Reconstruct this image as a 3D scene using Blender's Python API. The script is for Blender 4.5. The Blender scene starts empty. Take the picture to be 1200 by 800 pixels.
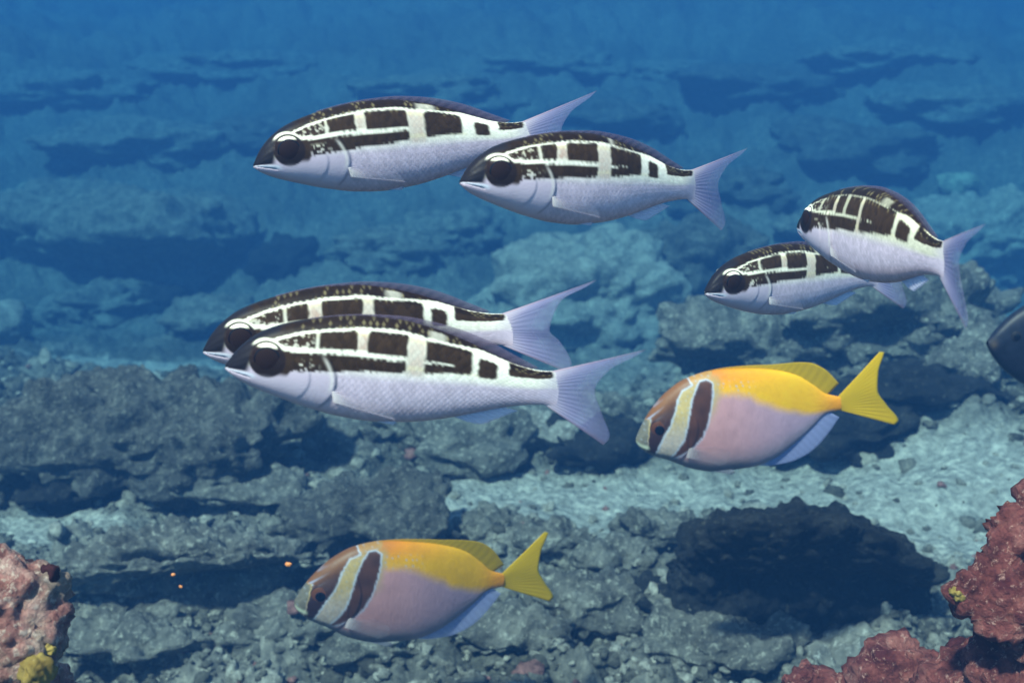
import bpy, bmesh, math, random
import numpy as np
from mathutils import Vector, Matrix

scene = bpy.context.scene
R = math.radians
random.seed(7)
rng = np.random.default_rng(11)

# ------------------------------------------------------------------ camera
CAM = np.array([0.0, 0.0, 0.90])
PITCH = R(17.0)
HFOV = R(50.0)
cam_data = bpy.data.cameras.new('camera')
cam = bpy.data.objects.new('camera', cam_data)
scene.collection.objects.link(cam)
cam.location = CAM
cam.rotation_euler = (R(90) - PITCH, 0, 0)
cam_data.sensor_width = 36.0
cam_data.angle = HFOV
cam_data.clip_start = 0.02
cam_data.clip_end = 200
cam_data.dof.use_dof = True
cam_data.dof.focus_distance = 0.76
cam_data.dof.aperture_fstop = 11.5
scene.camera = cam

# ------------------------------------------------------------------ light
SUN_EL, SUN_AZ = R(57), math.atan2(-0.55, -0.80)      # azimuth: x, y of the direction towards the sun
sun_vec = Vector((math.cos(SUN_EL) * math.sin(SUN_AZ), math.cos(SUN_EL) * math.cos(SUN_AZ), math.sin(SUN_EL)))
world = bpy.data.worlds.new('World')
scene.world = world
world.use_nodes = True
wn = world.node_tree
sky = wn.nodes.new('ShaderNodeTexSky')
sky.sky_type = 'NISHITA'
sky.sun_disc = False
sky.sun_elevation = SUN_EL
sky.sun_rotation = SUN_AZ
wn.links.new(sky.outputs[0], wn.nodes['Background'].inputs[0])
wn.nodes['Background'].inputs[1].default_value = 0.11
sd = bpy.data.lights.new('sun', 'SUN')
sd.energy = 5.0
sd.angle = R(3.5)          # the rippled surface above spreads the sun
sd.color = (1.0, 0.88, 0.74)
so = bpy.data.objects.new('sun', sd)
scene.collection.objects.link(so)
so.rotation_euler = sun_vec.to_track_quat('Z', 'Y').to_euler()
vs = scene.view_settings
vs.view_transform = 'Standard'
vs.look = 'None'
vs.exposure = 1.05
vs.gamma = 1.0
vs.use_curve_mapping = False
scene.render.engine = 'CYCLES'
scene.cycles.use_denoising = True
scene.cycles.max_bounces = 8
scene.cycles.transparent_max_bounces = 16
scene.cycles.volume_bounces = 0

# ------------------------------------------------------------------ pixels to rays (photograph 1200 x 800)
FPX = 600.0 / math.tan(HFOV / 2)
FWD = np.array([0, math.cos(PITCH), -math.sin(PITCH)])
UPV = np.array([0, math.sin(PITCH), math.cos(PITCH)])
RGT = np.array([1.0, 0, 0])

def ray(px, py):
    d = FWD + RGT * ((px - 600) / FPX) + UPV * ((400 - py) / FPX)
    return d / np.linalg.norm(d)

def project(P):
    v = np.asarray(P, float) - CAM
    z = v @ FWD
    return 600 + FPX * (v @ RGT) / z, 400 - FPX * (v @ UPV) / z

# ------------------------------------------------------------------ noise
def _hash(ix, iy, iz, seed):
    n = (ix.astype(np.int64) * 374761393 + iy.astype(np.int64) * 668265263 + iz.astype(np.int64) * 2147483647 + seed * 144665) & 0xFFFFFFFF
    n = ((n ^ (n >> 13)) * 1274126177) & 0xFFFFFFFF
    n = ((n ^ (n >> 16)) * 2246822519) & 0xFFFFFFFF
    return ((n ^ (n >> 15)) & 0xFFFFFF) / float(0xFFFFFF)

def vnoise3(p, seed=0):
    f = np.floor(p); t = p - f; t = t * t * (3 - 2 * t); i = f.astype(np.int64)
    out = 0
    for dx in (0, 1):
        wx = t[:, 0] if dx else 1 - t[:, 0]
        for dy in (0, 1):
            wy = t[:, 1] if dy else 1 - t[:, 1]
            for dz in (0, 1):
                wz = t[:, 2] if dz else 1 - t[:, 2]
                out = out + wx * wy * wz * _hash(i[:, 0] + dx, i[:, 1] + dy, i[:, 2] + dz, seed)
    return out * 2 - 1

def vnoise2(x, y, seed=0):
    fx, fy = np.floor(x), np.floor(y); tx, ty = x - fx, y - fy
    tx = tx * tx * (3 - 2 * tx); ty = ty * ty * (3 - 2 * ty)
    ix, iy = fx.astype(np.int64), fy.astype(np.int64); z = np.zeros_like(ix)
    a = _hash(ix, iy, z, seed); b = _hash(ix + 1, iy, z, seed); c = _hash(ix, iy + 1, z, seed); d = _hash(ix + 1, iy + 1, z, seed)
    return (a * (1 - tx) * (1 - ty) + b * tx * (1 - ty) + c * (1 - tx) * ty + d * tx * ty) * 2 - 1

def fbm3(p, seed=0, octv=4, gain=0.5):
    s, a = 0, 1.0
    for k in range(octv):
        s = s + a * vnoise3(p * (2.03 ** k) + 17.3 * k, seed + k); a *= gain
    return s

def fbm2(x, y, seed=0, octv=4, gain=0.5):
    s, a = 0, 1.0
    for k in range(octv):
        s = s + a * vnoise2(x * 2.03 ** k + 17.3 * k, y * 2.03 ** k + 9.1 * k, seed + k); a *= gain
    return s

def cell3(p, seed=0):
    i = np.floor(p).astype(np.int64); best = np.full(len(p), 9.0)
    for dx in (-1, 0, 1):
        for dy in (-1, 0, 1):
            for dz in (-1, 0, 1):
                jx, jy, jz = i[:, 0] + dx, i[:, 1] + dy, i[:, 2] + dz
                q = (p[:, 0] - jx - _hash(jx, jy, jz, seed)) ** 2 + (p[:, 1] - jy - _hash(jx, jy, jz, seed + 5)) ** 2 + (p[:, 2] - jz - _hash(jx, jy, jz, seed + 9)) ** 2
                best = np.minimum(best, q)
    return np.sqrt(best)

def cell2(x, y, seed=0):
    ix, iy = np.floor(x).astype(np.int64), np.floor(y).astype(np.int64); z = np.zeros_like(ix); best = np.full(x.shape, 9.0)
    for dx in (-1, 0, 1):
        for dy in (-1, 0, 1):
            jx, jy = ix + dx, iy + dy
            best = np.minimum(best, (x - jx - _hash(jx, jy, z, seed)) ** 2 + (y - jy - _hash(jx, jy, z, seed + 5)) ** 2)
    return np.sqrt(best)

def smooth(e0, e1, x):
    t = np.clip((x - e0) / (e1 - e0), 0, 1)
    return t * t * (3 - 2 * t)

# ------------------------------------------------------------------ mesh helpers
def link_mesh(name, V, F, mat, parent=None, col=None, smooth_shade=True):
    V = np.asarray(V, np.float32); F = np.asarray(F, np.int32); k = F.shape[1]
    me = bpy.data.meshes.new(name)
    me.vertices.add(len(V)); me.vertices.foreach_set('co', V.ravel())
    me.loops.add(F.size); me.loops.foreach_set('vertex_index', F.ravel())
    me.polygons.add(len(F)); me.polygons.foreach_set('loop_start', np.arange(0, F.size, k, dtype=np.int32))
    me.update(calc_edges=True)
    if col is not None:
        a = me.attributes.new('col', 'FLOAT_COLOR', 'POINT')
        a.data.foreach_set('color', np.asarray(col, np.float32).ravel())
    if smooth_shade:
        me.shade_smooth()
    me.materials.append(mat)
    o = bpy.data.objects.new(name, me)
    scene.collection.objects.link(o)
    o.parent = parent
    return o

def tag(o, label=None, cat=None, group=None, kind=None):
    for k, v in (('label', label), ('category', cat), ('group', group), ('kind', kind)):
        if v:
            o[k] = v
    return o

def grid_faces(n, m, wrap=False):
    i = np.arange(n - 1)[:, None]; j = np.arange(m if wrap else m - 1)[None, :]
    a = i * m + j; b = i * m + (j + 1) % m; c = (i + 1) * m + (j + 1) % m; d = (i + 1) * m + j
    return np.stack([a, b, c, d], -1).reshape(-1, 4)

# ------------------------------------------------------------------ materials
def nodemat(name):
    m = bpy.data.materials.new(name); m.use_nodes = True
    return m, m.node_tree.nodes, m.node_tree.links, m.node_tree.nodes['Principled BSDF']

def ramp(N, stops):
    r = N.new('ShaderNodeValToRGB'); e = r.color_ramp.elements
    while len(e) < len(stops):
        e.new(0.5)
    for q, (p, c) in zip(e, stops):
        q.position = p; q.color = (*c, 1)
    return r

def rock_material(name, stops, patch, patch_amt=0.55, scale=9.0, bump=0.7, rough=0.95, vor=9.0, bdist=0.012, tint=None):
    """encrusted reef rock: mottled ground colour, patches of encrusting growth, fine pits with shade put into their colour, and turf"""
    m, N, L, P = nodemat(name)
    tc = N.new('ShaderNodeNewGeometry')
    n1 = N.new('ShaderNodeTexNoise'); n1.inputs['Scale'].default_value = scale; n1.inputs['Detail'].default_value = 8; n1.inputs['Roughness'].default_value = 0.7
    n2 = N.new('ShaderNodeTexNoise'); n2.inputs['Scale'].default_value = scale * 5.5; n2.inputs['Detail'].default_value = 6; n2.inputs['Roughness'].default_value = 0.75
    vo = N.new('ShaderNodeTexVoronoi'); vo.inputs['Scale'].default_value = scale * vor
    for q in (n1, n2, vo):
        L.new(tc.outputs['Position'], q.inputs['Vector'])
    r1 = ramp(N, stops); L.new(n1.outputs['Fac'], r1.inputs[0])
    r2 = ramp(N, [(patch_amt, (0, 0, 0)), (patch_amt + 0.1, (1, 1, 1))]); L.new(n2.outputs['Fac'], r2.inputs[0])
    mx = N.new('ShaderNodeMix'); mx.data_type = 'RGBA'
    ground = r1.outputs[0]
    if tint:
        n3 = N.new('ShaderNodeTexNoise'); n3.inputs['Scale'].default_value = scale * 1.3; n3.inputs['Detail'].default_value = 5; n3.noise_dimensions = '4D'; n3.inputs['W'].default_value = 3.0
        L.new(tc.outputs['Position'], n3.inputs['Vector'])
        r3 = ramp(N, [(0.50, (0, 0, 0)), (0.62, (1, 1, 1))]); L.new(n3.outputs['Fac'], r3.inputs[0])
        m3 = N.new('ShaderNodeMix'); m3.data_type = 'RGBA'; m3.inputs['B'].default_value = (*tint, 1)
        L.new(r3.outputs[0], m3.inputs['Factor']); L.new(ground, m3.inputs['A']); ground = m3.outputs['Result']
    L.new(r2.outputs[0], mx.inputs['Factor']); L.new(ground, mx.inputs['A']); mx.inputs['B'].default_value = (*patch, 1)
    mp = N.new('ShaderNodeMapRange'); mp.inputs['To Min'].default_value = 1.25; mp.inputs['To Max'].default_value = 0.6  # cells darken where the bump dips, crevice shade put into the colour
    L.new(vo.outputs['Distance'], mp.inputs['Value'])
    ml = N.new('ShaderNodeMix'); ml.data_type = 'RGBA'; ml.blend_type = 'MULTIPLY'; ml.inputs['Factor'].default_value = 0.55
    L.new(mx.outputs['Result'], ml.inputs['A']); L.new(mp.outputs[0], ml.inputs['B'])
    L.new(ml.outputs['Result'], P.inputs['Base Color'])
    P.inputs['Roughness'].default_value = rough; P.inputs['Specular IOR Level'].default_value = 0.15
    ad = N.new('ShaderNodeMath'); ad.operation = 'SUBTRACT'
    vh = N.new('ShaderNodeMath'); vh.operation = 'MULTIPLY'; vh.inputs[1].default_value = 0.45; L.new(vo.outputs['Distance'], vh.inputs[0])
    L.new(n2.outputs['Fac'], ad.inputs[0]); L.new(vh.outputs[0], ad.inputs[1])
    bp = N.new('ShaderNodeBump'); bp.inputs['Strength'].default_value = bump; bp.inputs['Distance'].default_value = bdist
    L.new(ad.outputs[0], bp.inputs['Height']); L.new(bp.outputs[0], P.inputs['Normal'])
    return m

M = {}
M['dark'] = rock_material('dark turf and shade rock', [(0.35, (0.010, 0.010, 0.011)), (0.55, (0.024, 0.022, 0.021)), (0.72, (0.06, 0.055, 0.047))], (0.11, 0.10, 0.08), 0.575, 17.0, 0.9, vor=6.0)  # dark turf tone, blackened further to stand in for shade on the boulder
M['mid'] = rock_material('grey reef rock', [(0.33, (0.055, 0.05, 0.046)), (0.5, (0.14, 0.128, 0.11)), (0.68, (0.27, 0.25, 0.21))], (0.42, 0.39, 0.32), 0.535, 17.0, 0.9, vor=6.0)
M['dusk'] = rock_material('dusky reef rock', [(0.34, (0.03, 0.028, 0.027)), (0.5, (0.085, 0.078, 0.07)), (0.68, (0.18, 0.165, 0.14))], (0.26, 0.24, 0.2), 0.54, 17.0, 0.9, vor=6.0)
M['pale'] = rock_material('pale reef rock', [(0.33, (0.13, 0.12, 0.105)), (0.5, (0.26, 0.24, 0.205)), (0.68, (0.40, 0.37, 0.31))], (0.6, 0.57, 0.5), 0.535, 17.0, 0.9, vor=6.0)
M['pink'] = rock_material('pink coralline crust', [(0.36, (0.10, 0.026, 0.026)), (0.5, (0.38, 0.17, 0.14)), (0.64, (0.60, 0.38, 0.31))], (0.72, 0.55, 0.44), 0.53, 34.0, 1.0, vor=7.0, bdist=0.006, tint=(0.36, 0.26, 0.20))
M['red'] = rock_material('red coralline crust', [(0.36, (0.060, 0.014, 0.013)), (0.5, (0.22, 0.062, 0.052)), (0.66, (0.38, 0.15, 0.12))], (0.55, 0.30, 0.24), 0.56, 30.0, 1.0, vor=7.0, bdist=0.006, tint=(0.10, 0.022, 0.022))
M['stone'] = rock_material('knobbly coral', [(0.35, (0.10, 0.10, 0.075)), (0.6, (0.40, 0.39, 0.29))], (0.5, 0.48, 0.36), 0.58)

def vc_material(name, rough=0.45, spec=0.5, alpha=False, bump=0.0, trans=0.0, noise_bump=0.0, coat=0.0):
    m, N, L, P = nodemat(name)
    a = N.new('ShaderNodeAttribute'); a.attribute_name = 'col'
    L.new(a.outputs['Color'], P.inputs['Base Color'])
    P.inputs['Roughness'].default_value = rough; P.inputs['Specular IOR Level'].default_value = spec
    P.inputs['Coat Weight'].default_value = coat; P.inputs['Coat Roughness'].default_value = 0.15
    if noise_bump:
        n = N.new('ShaderNodeTexNoise'); n.inputs['Scale'].default_value = 900; n.inputs['Detail'].default_value = 3
        g = N.new('ShaderNodeNewGeometry'); L.new(g.outputs['Position'], n.inputs['Vector'])
        b = N.new('ShaderNodeBump'); b.inputs['Strength'].default_value = noise_bump; b.inputs['Distance'].default_value = 0.0004
        L.new(n.outputs['Fac'], b.inputs['Height']); L.new(b.outputs[0], P.inputs['Normal'])
    if alpha:
        out = N['Material Output']
        tl = N.new('ShaderNodeBsdfTranslucent'); L.new(a.outputs['Color'], tl.inputs['Color'])
        mx = N.new('ShaderNodeMixShader'); mx.inputs[0].default_value = trans
        L.new(P.outputs[0], mx.inputs[1]); L.new(tl.outputs[0], mx.inputs[2])
        tr = N.new('ShaderNodeBsdfTransparent')
        m2 = N.new('ShaderNodeMixShader'); L.new(a.outputs['Alpha'], m2.inputs[0])
        L.new(tr.outputs[0], m2.inputs[1]); L.new(mx.outputs[0], m2.inputs[2]); L.new(m2.outputs[0], out.inputs['Surface'])
    return m

M['skin'] = vc_material('scaled fish skin', 0.42, 0.08, noise_bump=0.25)
M['matte_skin'] = vc_material('smooth fish skin', 0.5, 0.35, noise_bump=0.25)
M['fin'] = vc_material('fin membrane', 0.5, 0.15, alpha=True, trans=0.25)
M['eye'] = vc_material('fish iris', 0.4, 0.06)
pm, _, _, P_ = nodemat('pupil'); P_.inputs['Base Color'].default_value = (0.004, 0.003, 0.006, 1); P_.inputs['Roughness'].default_value = 0.10; P_.inputs['Specular IOR Level'].default_value = 0.4
M['pupil'] = pm
def rubble_material():
    m, N, L, P = nodemat('rubble stone')
    a = N.new('ShaderNodeAttribute'); a.attribute_name = 'col'
    g = N.new('ShaderNodeNewGeometry'); n = N.new('ShaderNodeTexNoise')
    n.inputs['Scale'].default_value = 110; n.inputs['Detail'].default_value = 6; n.inputs['Roughness'].default_value = 0.75
    L.new(g.outputs['Position'], n.inputs['Vector'])
    r = ramp(N, [(0.35, (0.4, 0.38, 0.36)), (0.65, (1.6, 1.55, 1.5))]); L.new(n.outputs['Fac'], r.inputs[0])
    x = N.new('ShaderNodeMix'); x.data_type = 'RGBA'; x.blend_type = 'MULTIPLY'; x.inputs['Factor'].default_value = 0.9
    L.new(a.outputs['Color'], x.inputs['A']); L.new(r.outputs[0], x.inputs['B']); L.new(x.outputs['Result'], P.inputs['Base Color'])
    P.inputs['Roughness'].default_value = 1.0; P.inputs['Specular IOR Level'].default_value = 0.1
    b = N.new('ShaderNodeBump'); b.inputs['Strength'].default_value = 1.0; b.inputs['Distance'].default_value = 0.008
    L.new(n.outputs['Fac'], b.inputs['Height']); L.new(b.outputs[0], P.inputs['Normal'])
    return m
M['rubble'] = rubble_material()
fm, _, _, P_ = nodemat('orange fleck'); P_.inputs['Base Color'].default_value = (0.8, 0.25, 0.06, 1); M['fleck'] = fm

# ------------------------------------------------------------------ seabed
def base_height(x, y):
    h = -0.50 * smooth(1.8, 5.2, y) + 1.62 * smooth(5.0, 12.5, y) + 0.15 * smooth(12.0, 20.5, y) + 0.10 * fbm2(x * 0.45 + 3.1, y * 0.45, 40, 3) * smooth(0.8, 3.0, y)
    h = h + 0.20 * smooth(3.4, 6.0, y) * (1 - 0.6 * smooth(9, 16, y)) * fbm2(x * 0.55 + 8.2, y * 0.55, 70, 3)
    h = h + 0.16 * smooth(0.35, 1.4, x) * smooth(1.5, 2.2, y) * (1 - smooth(2.9, 4.5, y))      # the sand slope on the right climbs
    return h

def ground_hit(px, py):
    """where the sight line of a pixel meets the seabed"""
    d = ray(px, py); t = np.linspace(0.5, 24, 3000)
    P = CAM + t[:, None] * d
    below = np.nonzero(P[:, 2] < base_height(P[:, 0], P[:, 1]))[0]
    return P[below[0]] if len(below) else P[-1]

sand_spots = []      # x, y, rx, ry of the clean sand
for px, py, wx, dy in [(215, 432, 190, 0.42), (600, 590, 230, 0.20), (760, 600, 120, 0.2), (1090, 580, 260, 0.30), (1150, 620, 120, 0.25), (40, 620, 120, 0.10)]:
    g = ground_hit(px, py); rr = np.linalg.norm(g - CAM)
    sand_spots.append((g[0], g[1], wx / FPX * rr, dy))

def sand_mask(x, y):
    s = np.zeros_like(x)
    for cx, cy, rx, ry in sand_spots:
        s = np.maximum(s, 1 - smooth(0.55, 1.1, np.sqrt(((x - cx) / rx) ** 2 + ((y - cy) / ry) ** 2) + 0.25 * vnoise2(x * 4, y * 4, 5)))
    return s

def full_height(x, y):
    s = sand_mask(x, y); k = 1 - 0.85 * s
    h = base_height(x, y)
    big = 1 - cell2(x * 3.2 + 0.4 * vnoise2(x * 5, y * 5, 3), y * 3.2, 21)
    med = 1 - cell2(x * 9 + 0.5 * vnoise2(x * 14, y * 14, 4), y * 9, 22)
    sml = 1 - cell2(x * 26, y * 26, 23)
    far = 1 + 1.2 * smooth(3.5, 8, y) * (1 - 0.6 * smooth(10, 16, y))
    h = h + k * far * (0.075 * (big - 0.5) + 0.036 * (med - 0.5)) + k * 0.013 * (sml - 0.5)
    h = h + k * 0.022 * fbm2(x * 18, y * 18, 31, 4, 0.6) + 0.006 * fbm2(x * 40, y * 40, 33, 2) + 0.012 * s * fbm2(x * 7, y * 9, 35, 3)
    return h, s

nr, nc = 640, 640
tt = np.linspace(0, 1, nr)
ys = -1.6 + 2.5 * tt + 19.5 * tt ** 3.2
U = np.linspace(-1, 1, nc)
Y, UU = np.meshgrid(ys, U, indexing='ij')
X = UU * (1.05 + 0.66 * np.maximum(Y + 0.4, 0.2) + 3.2 * smooth(5, 15, Y))
H, S = full_height(X.ravel(), Y.ravel())
tone = fbm2(X.ravel() * 2.2, Y.ravel() * 2.2, 60, 4, 0.6)
sandc = np.array([0.33, 0.32, 0.285]); turf = np.array([0.085, 0.08, 0.068]); crust = np.array([0.19, 0.175, 0.15])
k = smooth(-0.5, 0.55, tone)
fk = 0.6 * smooth(3.5, 7.0, Y.ravel()); k = (k * (1 - fk) + 0.5 * fk)[:, None]
gc = turf * (1 - k) + crust * k
sm = (S * smooth(-1.3, -0.2, tone + S))[:, None]
gc = gc * (1 - sm) + sandc * sm
gm, N, L, P = nodemat('reef floor')
a = N.new('ShaderNodeAttribute'); a.attribute_name = 'col'
gg = N.new('ShaderNodeNewGeometry')
n1 = N.new('ShaderNodeTexNoise'); n1.inputs['Scale'].default_value = 42; n1.inputs['Detail'].default_value = 8; n1.inputs['Roughness'].default_value = 0.75
n2 = N.new('ShaderNodeTexVoronoi'); n2.inputs['Scale'].default_value = 75
L.new(gg.outputs['Position'], n1.inputs['Vector']); L.new(gg.outputs['Position'], n2.inputs['Vector'])
r1 = ramp(N, [(0.36, (0.22, 0.21, 0.21)), (0.5, (0.85, 0.85, 0.85)), (0.63, (2.1, 2.05, 1.95))]); L.new(n1.outputs['Fac'], r1.inputs[0])
ml = N.new('ShaderNodeMix'); ml.data_type = 'RGBA'; ml.blend_type = 'MULTIPLY'; ml.inputs['Factor'].default_value = 0.555
L.new(a.outputs['Color'], ml.inputs['A']); L.new(r1.outputs[0], ml.inputs['B']); L.new(ml.outputs['Result'], P.inputs['Base Color'])
P.inputs['Roughness'].default_value = 1.0; P.inputs['Specular IOR Level'].default_value = 0.1
sb = N.new('ShaderNodeMath'); sb.operation = 'SUBTRACT'; L.new(n1.outputs['Fac'], sb.inputs[0]); L.new(n2.outputs['Distance'], sb.inputs[1])
bp = N.new('ShaderNodeBump'); bp.inputs['Strength'].default_value = 0.8; bp.inputs['Distance'].default_value = 0.012
L.new(sb.outputs[0], bp.inputs['Height']); L.new(bp.outputs[0], P.inputs['Normal'])
seabed = link_mesh('seabed', np.stack([X.ravel(), Y.ravel(), H], -1), grid_faces(nr, nc)[:, ::-1], gm, col=np.concatenate([gc, np.ones((len(gc), 1))], 1))
tag(seabed, 'rubble and sand covered reef floor', None, None, 'structure')

# ------------------------------------------------------------------ rocks
_ico = {}
def ico(k):
    if k not in _ico:
        bm = bmesh.new(); bmesh.ops.create_icosphere(bm, subdivisions=k, radius=1.0)
        bm.verts.ensure_lookup_table()
        _ico[k] = (np.array([v.co[:] for v in bm.verts]), np.array([[v.index for v in f.verts] for f in bm.faces])); bm.free()
    return _ico[k]

def rock_shape(radii, seed, k=6, box=2.6, knob=0.05, knob_amp=0.018, rough=0.3, fine=0.008, undercut=0.0, cap=0.55, backslope=0.0, rslope=0.0):
    D, F = ico(k); D = D.copy()
    e = box
    q = D / (np.abs(D) ** e).sum(1, keepdims=True) ** (1 / e)
    lump = 1 + rough * fbm3(D * 1.6 + seed * 3.7, seed, 3)
    p = q * lump[:, None] * np.array(radii)
    if undercut:
        zn = p[:, 2] / radii[2]
        front = smooth(0.25, -0.5, p[:, 1] / radii[1])
        p[:, 1] += undercut * front * smooth(cap, cap - 0.9, zn) * radii[1]
    if rslope:
        p[:, 2] -= rslope * radii[2] * smooth(0.15, 1.05, p[:, 0] / radii[0]) * smooth(-0.3, 0.6, p[:, 2] / radii[2])
    if backslope:
        p[:, 2] -= backslope * (p[:, 1] + radii[1]) * smooth(-0.2, 0.6, p[:, 2] / radii[2])
    nrm = D / np.array(radii); nrm /= np.linalg.norm(nrm, axis=1, keepdims=True)
    d = 1.3 * knob_amp * (0.35 - cell3(p / knob + seed, seed + 3) ** 2) + 0.6 * knob_amp * (0.35 - cell3(p / (knob * 0.42) + seed, seed + 4) ** 2) + fine * fbm3(p / (knob * 0.5), seed + 8, 3, 0.6)
    return p + nrm * d[:, None], F

def rock(name, label, cat, pos, radii, seed, mat, group=None, rotz=0.0, **kw):
    V, F = rock_shape(radii, seed, **kw)
    o = link_mesh(name, V, F, mat)
    o.location = pos; o.rotation_euler = (0, 0, rotz)
    return tag(o, label, cat, group)

def rock_px(name, label, px, py_base, wpx, hpx, seed, mat, depth=0.8, cat='rock', sink=0.25, group=None, **kw):
    """a rock whose foot stands on the seabed at pixel (px, py_base)"""
    g = ground_hit(px, py_base); r = np.linalg.norm(g - CAM)
    rx = wpx / 2 / FPX * r; hz = hpx / FPX * r
    rz = hz / (2 - sink) * 0.90
    ry = rx * depth
    return rock(name, label, cat, (g[0], g[1] + ry * 0.85, base_height(np.array([g[0]]), np.array([g[1]]))[0] + rz * (1 - sink)), (rx, ry, rz), seed, mat, group, **kw)

# big boulder, undercut and painted dark to stand for shade; its neighbours
rock_px('overhanging_boulder', 'big overhanging boulder painted black as shade, with a pale crusted rim beside bright sand', 955, 790, 290, 215, 3, M['dark'], backslope=0.44, rslope=0.55, depth=0.5, box=6.0, k=7, rough=0.09, undercut=0.95, cap=1.0, knob=0.05, knob_amp=0.012, fine=0.012)
rock_px('shade_ledge', 'added low crusted ledge, undercut to make deep shade beside the pink outcrop', 205, 748, 290, 120, 44, M['mid'], backslope=0.34, depth=0.5, rotz=R(7), box=3.4, k=7, rough=0.32, undercut=0.95, cap=1.0, knob=0.05, knob_amp=0.014, fine=0.012)  # ledge added, undercut so the ground here falls into shade
rock_px('reef_ridge', 'long dark knobbly reef ridge between the sand channel and rubble', 140, 602, 340, 112, 5, M['dusk'], depth=0.55, box=3.0, k=7, rough=0.34, undercut=0.5, cap=0.3, knob=0.09, knob_amp=0.035, fine=0.02)
rock_px('reef_boulder', 'dark turf covered boulder with pale top behind the lower yellow fish', 428, 668, 205, 72, 9, M['dusk'], depth=0.7, k=6, rough=0.3, undercut=0.4, knob=0.06, knob_amp=0.025, fine=0.014)
rock_px('reef_slab', 'huge hazy slab with a dark face and pale upper edge', 90, 345, 330, 110, 12, M['mid'], depth=0.6, box=4.0, k=6, rough=0.2, undercut=0.4, cap=0.6, knob=0.16, knob_amp=0.05, fine=0.03, rotz=R(-14))
rock_px('coral_mound', 'large rounded pale teal mound in the hazy middle distance', 680, 415, 240, 130, 15, M['pale'], depth=0.8, k=6, rough=0.22, knob=0.12, knob_amp=0.035, fine=0.02)
rock_px('reef_boulder', 'dusky boulder put in for the dark recess right of the pale mound', 830, 372, 150, 100, 18, M['dusk'], depth=0.8, k=6, rough=0.3, knob=0.12, knob_amp=0.04, fine=0.02)  # dusky rock stands in for a shaded recess
rock_px('pale_coral_head', 'smooth pale round coral head cut off by the picture edge', -6, 405, 58, 46, 21, M['pale'], depth=1.0, k=5, cat='coral', rough=0.08, knob=0.1, knob_amp=0.008, fine=0.004)
rock_px('tan_coral_head', 'small tan coral head at the tip of the hazy slab', 38, 246, 46, 26, 22, M['stone'], depth=1.0, cat='coral', k=5, rough=0.2, knob=0.1, knob_amp=0.03)
rock_px('green_coral_head', 'hazy pale green coral head behind the turned striped fish', 1128, 240, 40, 34, 23, M['stone'], depth=1.0, cat='coral', k=5, rough=0.2, knob=0.1, knob_amp=0.03)
for i, (px, py, w, h, mt) in enumerate([(900, 470, 200, 95, 'mid'), (1080, 440, 230, 110, 'mid'), (1170, 350, 150, 110, 'pale'), (1010, 400, 150, 60, 'mid'), (1180, 470, 120, 60, 'mid')]):
    rock_px('reef_boulder', ['low grey boulder above the back of the upper yellow fish', 'broad grey boulder under the turned fish, left of the black fish',
                             'pale knobbly boulder behind the tail of the turned striped fish', 'grey boulder below the two striped fish that cross',
                             'grey boulder directly below the black fish'][i], px, py, w, h, 30 + i, M[mt], depth=0.8, k=6, rough=0.34, undercut=0.35, knob=0.07, knob_amp=0.03, fine=0.016)
# smaller reef rocks
spec = [(1010, 540, 210, 52, 'dark'), (1130, 492, 160, 46, 'dark'), (730, 562, 150, 50, 'dark'), (560, 555, 150, 60, 'mid'), (470, 530, 110, 48, 'mid'), (640, 545, 110, 50, 'pale'), (390, 545, 110, 44, 'mid'), (330, 525, 80, 40, 'mid'),  # the leading dark rocks are added in place of a band of shade
        (700, 520, 100, 46, 'mid'), (250, 400, 120, 40, 'mid'), (120, 385, 100, 44, 'mid'), (180, 372, 70, 34, 'dark'), (60, 390, 70, 30, 'mid'),
        (330, 330, 70, 45, 'dark'), (440, 315, 110, 40, 'mid'), (530, 300, 120, 45, 'mid'), (760, 300, 110, 44, 'mid'), (860, 255, 150, 50, 'dark'),
        (1010, 215, 190, 60, 'dark'), (980, 300, 110, 40, 'mid'), (1120, 160, 170, 50, 'mid'), (150, 200, 190, 50, 'mid'), (320, 180, 150, 44, 'dark'),
        (60, 130, 170, 40, 'mid'), (500, 130, 190, 40, 'mid'), (700, 165, 150, 44, 'dark'), (900, 130, 190, 50, 'dark'), (640, 90, 170, 30, 'mid'),
        (800, 110, 140, 34, 'mid'), (250, 100, 190, 34, 'mid'), (1060, 90, 160, 34, 'mid'), (770, 650, 80, 40, 'mid'), (720, 690, 90, 44, 'mid'),
        (690, 745, 120, 52, 'mid'), (820, 790, 120, 46, 'mid'), (600, 790, 130, 50, 'mid'), (330, 770, 120, 45, 'mid'), 
        (450, 790, 130, 44, 'mid'), (140, 790, 130, 40, 'mid'), (1080, 760, 70, 34, 'mid'), (1060, 720, 60, 28, 'mid'), (760, 730, 70, 40, 'dark'),
        (655, 660, 70, 36, 'mid'), (580, 640, 70, 30, 'mid'), (880, 800, 110, 50, 'mid'), (1000, 810, 90, 40, 'pale'), (1120, 470, 60, 26, 'mid'),
        (1040, 480, 90, 34, 'mid'), (960, 490, 90, 30, 'mid'), (860, 500, 80, 30, 'dark'), (270, 610, 130, 36, 'mid'), (60, 600, 100, 40, 'dark')]
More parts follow.
